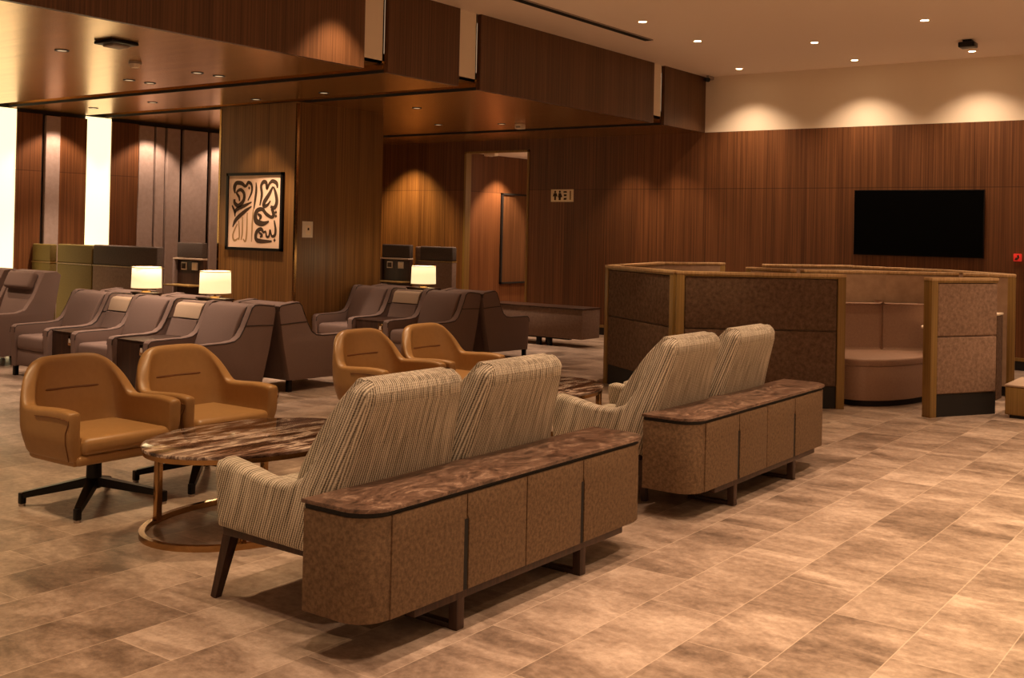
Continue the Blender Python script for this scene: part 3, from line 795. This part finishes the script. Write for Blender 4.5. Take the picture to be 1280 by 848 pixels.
# ------------------------------------------------------------------ grey armchairs (front = -Y), x from 0..w centred
def build_grey():
    t = thing('club_armchair', (0, 0, 0), '', 'armchair', 'grey club armchairs in back-to-back rows')
    hw = .345
    # (y,z) with front at -.495, rear +.495
    prof = [(-.47, .10), (-.493, .46), (-.487, .505), (-.46, .527), (-.40, .532), (-.10, .535), (.0, .548), (.06, .585), (.11, .66), (.16, .76), (.20, .845), (.23, .868), (.28, .872), (.46, .852), (.485, .835), (.487, .80), (.42, .45), (.335, .115)]
    for s in (-1, 1):
        x0, x1 = (hw-.085, hw) if s > 0 else (-hw, -hw+.085)
        side = mk('side_panel', prism(prof, 'x', x0, x1, .014, 2), 'grey_fab', t)
        bm = bmesh.new()
        for xx in (x1-.004 if s > 0 else x0+.004, (x0+.006 if s > 0 else x1-.006)):
            tube([(xx, p[0]*.992, p[1]-.012 if p[1] > .3 else p[1]) for p in prof[1:16]], .0065, 6, dst=bm)
        xx = x1-.001 if s > 0 else x0+.001
        tube([(xx, .125, .672), (xx, .30, .668), (xx, .462, .66)], .006, 6, dst=bm)
        mk('piping', bm, 'piping', side)
    hin = hw-.08
    mk('backrest', prism([(.06, .40), (.14, .62), (.22, .81), (.25, .852), (.30, .862), (.45, .845), (.475, .80), (.40, .45), (.32, .13), (.15, .13)], 'x', -hin, hin, .012, 2), 'grey_fab', t)
    mk('back_cushion', prism(smoothpoly([(.0, .40), (.04, .56), (.118, .74), (.180, .832), (.225, .850), (.26, .83), (.19, .62), (.09, .40)], 3), 'x', -hin+.01, hin-.01, .025, 3), 'grey_fab', t)
    mk('seat_cushion', rbox(-hin+.004, hin-.004, -.475, .06, .27, .425, .045, 4), 'grey_fab', t)
    mk('seat_base', rbox(-hin, hin, -.46, .33, .11, .275, .008), 'grey_fab', t)
    for x in (-hw+.04, hw-.04):
        for y in (-.44, .31): mk('leg', rbox(x-.022, x+.022, y-.022, y+.022, 0, .12, .003), 'black', t)
    return t
gr = build_grey()
def console(loc, w, label, grp, rz=0):
    t = thing('armrest_console', loc, label, 'side table', grp, rz)
    hw = w/2-.006
    mk('body', rbox(-hw, hw, -.44, .30, .06, .50, .006), 'wood_dark', t)
    mk('top_ledge', rbox(-hw, hw, -.445, .10, .50, .512, .003), 'wood_dark', t)
    s = mk('socket_plate', rbox(hw-.10, hw-.03, -.448, -.438, .38, .48, .003), 'brass', t); mk('socket', rbox(hw-.08, hw-.05, -.452, -.447, .41, .45), 'socket', s)
    mk('plinth', rbox(-hw+.02, hw-.02, -.40, .28, 0, .06), 'black', t, smooth=False)
    mk('back_shell', prism([(.13, .50), (.20, .69), (.25, .82), (.29, .845), (.41, .84), (.43, .80), (.38, .50)], 'x', -hw, hw, .012), 'grey_fab', t)
    mk('head_pad', prism([(.155, .69), (.19, .80), (.215, .825), (.25, .83), (.26, .81), (.20, .69)], 'x', -hw+.03, hw-.03, .010), 'pad_fab', t, label='paler beige pad')
    mk('lower_pad', prism([(.075, .515), (.11, .60), (.14, .675), (.19, .675), (.14, .515)], 'x', -hw+.03, hw-.03, .010), 'grey_fab', t)
    return t
def lamp(x, y, z, label, first=[None]):
    if first[0] is not None: return dup(first[0], (x, y, z), label)
    t = thing('table_lamp', (x, y, z), label, 'lamp', 'table lamps on the chair consoles')
    mk('base', cyl((0, 0), .055, .05, 0, .015), 'brass', t); mk('stem', cyl((0, 0), .012, .012, .015, .075), 'brass', t)
    bm = bmesh.new(); seg = 32
    A = [bm.verts.new((.155*math.cos(2*PI*i/seg)*(1+.01*(i % 4 == 0)), .155*math.sin(2*PI*i/seg)*(1+.01*(i % 4 == 0)), .045)) for i in range(seg)]
    B = [bm.verts.new((v.co.x*.96, v.co.y*.96, .265)) for v in A]
    for i in range(seg): bm.faces.new((A[i], A[(i+1) % seg], B[(i+1) % seg], B[i]))
    mk('lamp_shade', bm, 'shade', t, solid=.004)
    bm = bmesh.new(); tube([(.157*math.cos(2*PI*i/32), .157*math.sin(2*PI*i/32), .045) for i in range(32)], .004, 6, True, dst=bm)
    tube([(.151*math.cos(2*PI*i/32), .151*math.sin(2*PI*i/32), .265) for i in range(32)], .004, 6, True, dst=bm)
    mk('shade_rim', bm, 'pad_fab', t)
    first[0] = t
    return t
R1X = [(-10.87, -10.18), (-9.78, -9.09), (-8.62, -7.93)]
R2X = [(-9.93, -9.24), (-8.75, -8.06)]
def gpos(x): return (x[0]+x[1])/2
Y1F, Y1B = 6.595, 7.605      # front-row and back-row centres (row one)
Y2F, Y2B = 9.93, 10.935
lab = {('1F', 0): 'grey club armchair at the left end of the long row, seat showing', ('1F', 1): 'grey club armchair in the middle of the long row, between the two lamps',
       ('1F', 2): 'grey club armchair at the right end of the long row, broad side panel showing',
       ('1B', 0): 'grey club armchair back to back with the left-end one, only its top showing', ('1B', 1): 'grey club armchair back to back with the middle one, only its top showing',
       ('1B', 2): 'grey club armchair facing away, full side panel beside the open floor in mid photo'}
first = True
for k, yy, rz in (('1F', Y1F, 0), ('1B', Y1B, PI)):
    for i, x in enumerate(R1X):
        if first: gr.location = (gpos(x), yy, 0); gr['label'] = lab[(k, i)]; first = False
        else: dup(gr, (gpos(x), yy, 0), lab[(k, i)], rz)
lab2 = {('2F', 0): 'grey club armchair right beside the wooden column, seat showing', ('2F', 1): 'grey club armchair in the far row, right of the lit far lamp',
        ('2B', 0): 'grey club armchair of the far row facing the wall, hidden by the lamp', ('2B', 1): 'grey club armchair at the far right end, side panel in front of the dark bench'}
for k, yy, rz in (('2F', Y2F, 0), ('2B', Y2B, PI)):
    for i, x in enumerate(R2X): dup(gr, (gpos(x), yy, 0), lab2[(k, i)], rz)
dup(gr, (-8.265, 3.87, 0), 'grey club armchair cut off by the left edge, front leg showing', PI)
GC = 'dark wood consoles between the grey armchairs'
c1 = console((-9.98, Y1F, 0), .40, 'dark wood armrest console left of the middle armchair in the long row', GC)
c2 = console((-8.855, Y1F, 0), .47, 'dark wood armrest console right of the middle armchair in the long row', GC)
c3 = console((-8.995, Y2F, 0), .49, 'dark wood armrest console under the far lamp beside the column', GC)
sh = bmesh.new()
for x, y, w, n in ((-9.98, 7.10, .40, 'first'), (-8.855, 7.10, .47, 'second'), (-8.995, 10.435, .49, 'far')):
    t = thing('lamp_shelf', (x, y, 0), {'first': 'narrow shelf under the leftmost lamp', 'second': 'narrow shelf under the middle lamp of the three', 'far': 'narrow shelf under the far lamp by the partitions'}[n], 'shelf', 'narrow shelves carrying the lamps')
    mk('post', rbox(-w/2+.01, w/2-.01, -.04, .04, 0, .855), 'wood_dark', t); mk('board', rbox(-w/2+.006, w/2-.006, -.06, .06, .855, .87, .004), 'wood_dark', t)
lamp(-9.98, 7.10, .87, 'glowing drum-shade lamp, leftmost of the three'); lamp(-8.855, 7.10, .87, 'glowing drum-shade lamp in front of the framed picture column')
lamp(-8.995, 10.435, .87, 'glowing drum-shade lamp farthest away, by the grey partitions')

# recliners at the far left
def build_recl():
    t = thing('high_back_armchair', (0, 0, 0), '', 'armchair', 'high-backed armchairs with headrest at the far left')
    hw = .37
    prof = [(-.47, .10), (-.49, .52), (-.46, .57), (-.05, .58), (.05, .61), (.14, .74), (.24, .96), (.27, 1.02), (.42, 1.03), (.47, .99), (.40, .55), (.36, .12)]
    for s in (-1, 1):
        x0, x1 = (hw-.08, hw) if s > 0 else (-hw, -hw+.08)
        mk('side_panel', prism(prof, 'x', x0, x1, .014, 2), 'taupe_box' if False else 'grey_fab', t)
    hin = hw-.075
    mk('backrest', prism([(.05, .42), (.24, .95), (.30, 1.02), (.42, 1.03), (.46, .98), (.36, .42)], 'x', -hin, hin, .012), 'grey_fab', t)
    h = mk('headrest', rbox(-hin+.03, hin-.03, -.045, .045, -.10, .10, .035, 4), 'grey_fab', t); h.location = (0, .195, .92); h.rotation_euler = (-.4, 0, 0)
    mk('seat_cushion', rbox(-hin+.004, hin-.004, -.47, .10, .28, .45, .045, 4), 'grey_fab', t)
    mk('seat_base', rbox(-hin, hin, -.45, .34, .11, .285, .008), 'grey_fab', t)
    for x in (-hw+.04, hw-.04):
        for y in (-.42, .3): mk('leg', rbox(x-.022, x+.022, y-.022, y+.022, 0, .12, .003), 'black', t)
    return t
rc = build_recl(); rc.location = (-11.90, 6.6, 0); rc.rotation_euler = (0, 0, 0); rc['label'] = 'high-backed grey armchair with headrest left of the long row'
dup(rc, (-12.76, 6.6, 0), 'high-backed grey armchair cut off by the left edge of the photo')

# ------------------------------------------------------------------ felt screens with desks
def screen(x0, x1, y, h, label, grp, upper='felt_grey', lower='taupe_box', split=1.05, th=.10):
    t = thing('felt_screen', ((x0+x1)/2, y, 0), label, 'partition', grp)
    w = (x1-x0)/2
    mk('plinth', rbox(-w+.01, w-.01, 0, th, 0, .1), 'dark', t, smooth=False)
    mk('lower_panel', rbox(-w, w, 0, th, .1, split-.012, .012, 3), lower, t)
    mk('upper_panel', rbox(-w, w, 0, th, split+.004, h, .018, 3), upper, t)
    mk('trim_rail', rbox(-w-.003, w+.003, -.006, th+.003, split-.012, split+.004), 'goldwood', t, smooth=False)
    return t
G3 = 'felt screens in front of the left wall'
screen(-13.52, -12.72, 8.22, 1.30, 'felt screen left part, light of the glowing wall strip put into its olive tone', G3, 'olive', 'olive')
screen(-12.70, -11.36, 8.22, 1.31, 'dark and taupe felt screen behind the leftmost lamp', G3, 'felt_grey', 'taupe_box')
screen(-14.13, -13.68, 8.22, 1.29, 'felt screen with strip light put into its olive tone at the far left, in front of the wood bands', G3, 'olive', 'olive')
def desk(x0, x1, y, label, grp, h=1.36):
    t = thing('power_desk_unit', ((x0+x1)/2, y, 0), label, 'desk unit', grp)
    w = (x1-x0)/2
    mk('back_panel', rbox(-w, w, .02, .08, 0, 1.14, .004), 'wood_dark', t)
    mk('felt_top', rbox(-w, w, 0, .09, 1.16, h, .018, 3), 'felt_grey', t)
    mk('upper_ledge', rbox(-w-.04, w, -.03, .09, 1.138, 1.16, .004), 'pad_fab', t)
    mk('side_cheek', rbox(-w-.045, -w, -.03, .09, 0, 1.15, .01), 'grey_fab', t)
    mk('lower_ledge', rbox(-w, w, -.20, .03, .80, .82, .004), 'goldwood', t)
    for px, c in ((-.12, 'dark'), (.10, 'socket')):
        s = mk('socket_plate', rbox(px-.055, px+.055, .008, .021, 1.005, 1.105, .004), 'socket', t); mk('socket_face', rbox(px-.04, px+.04, .003, .009, 1.02, 1.09, .004), 'wood_dark' if c == 'dark' else 'plaster', s)
    return t
G4 = 'power desk units with sockets'
desk(-12.02, -11.50, 9.0, 'dark wood socket unit with felt top beside the column left edge', G4)
desk(-11.36, -10.80, 12.2, 'dark wood socket unit with felt top right of the column', G4)
screen(-10.60, -9.98, 12.2, 1.35, 'felt screen with dark top band behind the far lamp', 'felt screens in front of the back wall', 'felt_grey', 'taupe_box', 1.14)
screen(-10.78, -10.63, 12.30, 1.34, 'narrow felt screen between socket unit and far screen', 'felt screens in front of the back wall', 'taupe_box', 'taupe_box', 1.14)

# bench by the back wall
bn = thing('storage_bench', (-8.85, 12.77, 0), 'long dark taupe bench on short legs in front of the opening', 'bench')
mk('body', rbox(-.95, .73, 0, .46, .12, .53, .006), 'taupe_box', bn); mk('top', rbox(-.96, .74, -.01, .47, .53, .548, .004), 'wood_dark', bn)
for x in (-.8, -.02, .16): mk('leg', rbox(x-.035, x+.035, .03, .08, 0, .12, .004), 'black', bn)
for x in (-.8, -.1): mk('leg', rbox(x-.035, x+.035, .38, .43, 0, .12, .004), 'black', bn)
mk('rail', rbox(-.9, .5, .04, .10, .10, .122), 'black', bn, smooth=False)

# ------------------------------------------------------------------ booth partitions
HB = 1.255
def partition(p0, p1, label, grp='felt booth partitions', outer='felt_dark', inner='felt_in', th=.10, posts=(1, 1), rows=True):
    """outer face lies on the right-hand side of p0->p1 direction"""
    p0 = Vector((*p0, 0)); p1 = Vector((*p1, 0)); d = p1-p0; Ln = d.length
    rz = math.atan2(d.y, d.x)
    t = thing('booth_partition', p0, label, 'partition', grp, rz)
    # local: x along 0..Ln, outer face y=0, inner y=th
    bm = bmesh.new()
    pw = .075
    rbox(0, Ln, .002, th-.002, HB-.04, HB-.02, .002, dst=bm)
    if posts[0]: rbox(0, pw, 0, th, 0, HB-.02, .003, dst=bm)
    if posts[1]: rbox(Ln-pw, Ln, 0, th, 0, HB-.02, .003, dst=bm)
    mk('frame', bm, 'goldwood', t)
    mk('top_rail', rbox(-.002, Ln+.002, -.003, th+.003, HB-.022, HB+.004, .004), 'lit_wood', t, label='wooden capping rail, caught light put into its pale colour')
    a = pw if posts[0] else 0; b_ = Ln-pw if posts[1] else Ln
    mk('plinth', rbox(a, b_, .018, th-.02, 0, .205), 'dark', t, smooth=False)
    mk('felt_panel', rbox(a+.004, b_-.004, .006, .04, .207, .722, .014, 3), outer, t)
    mk('felt_panel', rbox(a+.004, b_-.004, .006, .04, .728, HB-.045, .014, 3), outer, t)
    mk('inner_lining', rbox(a, b_, .05, th-.002, .1, HB-.03), inner, t, smooth=False)
    return t
partition((-6.12, 10.06), (-4.86, 9.22), 'dark felt booth partition left of the gold corner posts, black plinth showing')
partition((-4.80, 9.18), (-3.53, 10.13), 'wide dark felt booth partition behind the far cream armchairs')
partition((-2.77, 10.19), (-2.36, 10.88), 'narrow taupe felt booth partition with black plinth right of the opening', outer='felt_mid', posts=(1, 0))
partition((-2.50, 12.30), (-3.0, 12.22), 'gold edged booth partition end behind the narrow taupe one', outer='felt_in', posts=(1, 0))
partition((-3.10, 12.27), (-3.72, 11.80), 'beige lined booth partition behind the right seat back', outer='felt_in', posts=(0, 0))
partition((-3.73, 11.79), (-4.37, 11.12), 'beige lined booth partition behind the left seat back', outer='felt_in', posts=(0, 0))
partition((-4.42, 11.15), (-5.02, 11.37), 'booth partition between the two seating bays, only its gold top showing', posts=(0, 1))
G5 = 'rear booth partitions seen as gold rails'
partition((-2.55, 12.5), (-3.45, 13.35), 'rear booth partition, rightmost gold rail below the television', G5, posts=(0, 0), outer='felt_dark')
partition((-3.45, 13.35), (-4.6, 13.55), 'rear booth partition, middle gold rail below the television', G5, posts=(0, 0))
partition((-4.75, 13.75), (-5.5, 12.75), 'rear booth partition, upper gold rail left of the television', G5, posts=(0, 0))
partition((-6.05, 12.75), (-6.55, 11.95), 'rear booth partition, short gold rail above the far cream armchair', G5, posts=(1, 0))
partition((-6.50, 11.90), (-6.14, 10.12), 'left side booth partition behind the gold edge', G5, posts=(0, 0))

# curved booth sofa
bs = thing('booth_sofa', (-3.5, 11.0, 0), 'curved brown upholstered sofa seat inside the felt booth', 'sofa')
def arcpts(c, r, a0, a1, n=16): return [(c[0]+r*math.cos(a0+(a1-a0)*i/n), c[1]+r*math.sin(a0+(a1-a0)*i/n)) for i in range(n+1)]
# seat outline local coordinates (world minus origin)
seat = [(-.62, -.10), (-.42, -.42), (-.18, -.60), (.02, -.62), (.20, -.48), (.33, -.24), (.40, .02), (.43, .30), (.44, .92), (.40, .95), (-.10, .58), (-.66, .02)]
seat = seat[:1]+[q for q in catmull([(a, b_, 0) for a, b_ in seat[1:9]], 4) and [(q[0], q[1]) for q in catmull([(a, b_, 0) for a, b_ in seat[1:9]], 4)]]+seat[9:]
mk('seat_base', prism(seat, 'z', .06, .382, .006), 'booth_seat', bs)
mk('plinth', prism([(a*.93, b_*.93+.02) for a, b_ in seat], 'z', 0, .06), 'dark', bs, smooth=False)
mk('seat_cushion', prism([(a*1.01, b_*1.01) for a, b_ in seat], 'z', .38, .455, .02, 3), 'booth_seat', bs)
def slab(p0, p1, z0, z1, th, r):
    p0 = Vector(p0); p1 = Vector(p1); d = p1-p0; a = math.atan2(d.y, d.x)
    bm = rbox(0, d.length, -th, 0, z0, z1, r, 3)
    bmesh.ops.transform(bm, matrix=Matrix.Translation((p0.x, p0.y, 0)) @ Matrix.Rotation(a, 4, 'Z'), verts=bm.verts); return bm
mk('back_cushion', slab((-.205, .545), (-.68, .05),   .45, .93, -.12, .03), 'booth_seat', bs)
mk('back_cushion', slab((.42, .99), (-.185, .555),   .45, .93, -.12, .03), 'booth_seat', bs)
ep = thing('booth_end_panel', (-2.60, 11.92, 0), 'thin brown upright panel with pale cap at the right end of the booth', 'partition')
mk('panel', rbox(-.035, .035, -.12, .12, 0, .85, .01), 'felt_dark', ep); mk('cap', rbox(-.04, .04, -.125, .125, .85, .872, .006), 'plaster', ep)
bt = thing('booth_table', (-2.80, 11.58, 0), 'small white table top beside the booth sofa, mostly hidden', 'table')
mk('table_top', prism(ell(.30, .30, 32, -.14, 0), 'z', .70, .725, .006), 'plaster', bt); mk('post', cyl((0, 0), .03, .03, .02, .70), 'black', bt); mk('foot', cyl((0, 0), .13, .13, 0, .02), 'black', bt)

# low beige ottoman bench cut by right edge
ob = thing('low_ottoman', (-1.6, 11.0, 0), 'low beige ottoman block cut off by the right edge', 'ottoman')
mk('cushion', rbox(-.655, .65, -.29, .4, .03, .285, .012, 3), 'goldwood', ob)
mk('top_panel', rbox(-.66, .655, -.295, .405, .285, .305, .008), 'pad_fab', ob)
mk('plinth', rbox(-.62, .62, -.26, .37, 0, .03), 'dark', ob, smooth=False)

# ------------------------------------------------------------------ light + world
def lampbulb(x, y, z, e, col=(1, .68, .34)):
    l = bpy.data.lights.new('bulb', 'POINT'); l.energy = e; l.color = col; l.shadow_soft_size = .05
    o = bpy.data.objects.new('bulb', l); COL.objects.link(o); o.location = (x, y, z)
for x, y in ((-9.98, 7.10), (-8.855, 7.10), (-8.995, 10.435)): lampbulb(x, y, 1.20, 3.0)

w = bpy.data.worlds.new('World'); S.world = w; w.use_nodes = True
bg = w.node_tree.nodes['Background']; bg.inputs['Color'].default_value = (1., .62, .36, 1); bg.inputs['Strength'].default_value = .19
S.view_settings.view_transform = 'Standard'; S.view_settings.look = 'None'; S.view_settings.gamma = 1
S.view_settings.use_curve_mapping = False
S.view_settings.exposure = 1.05
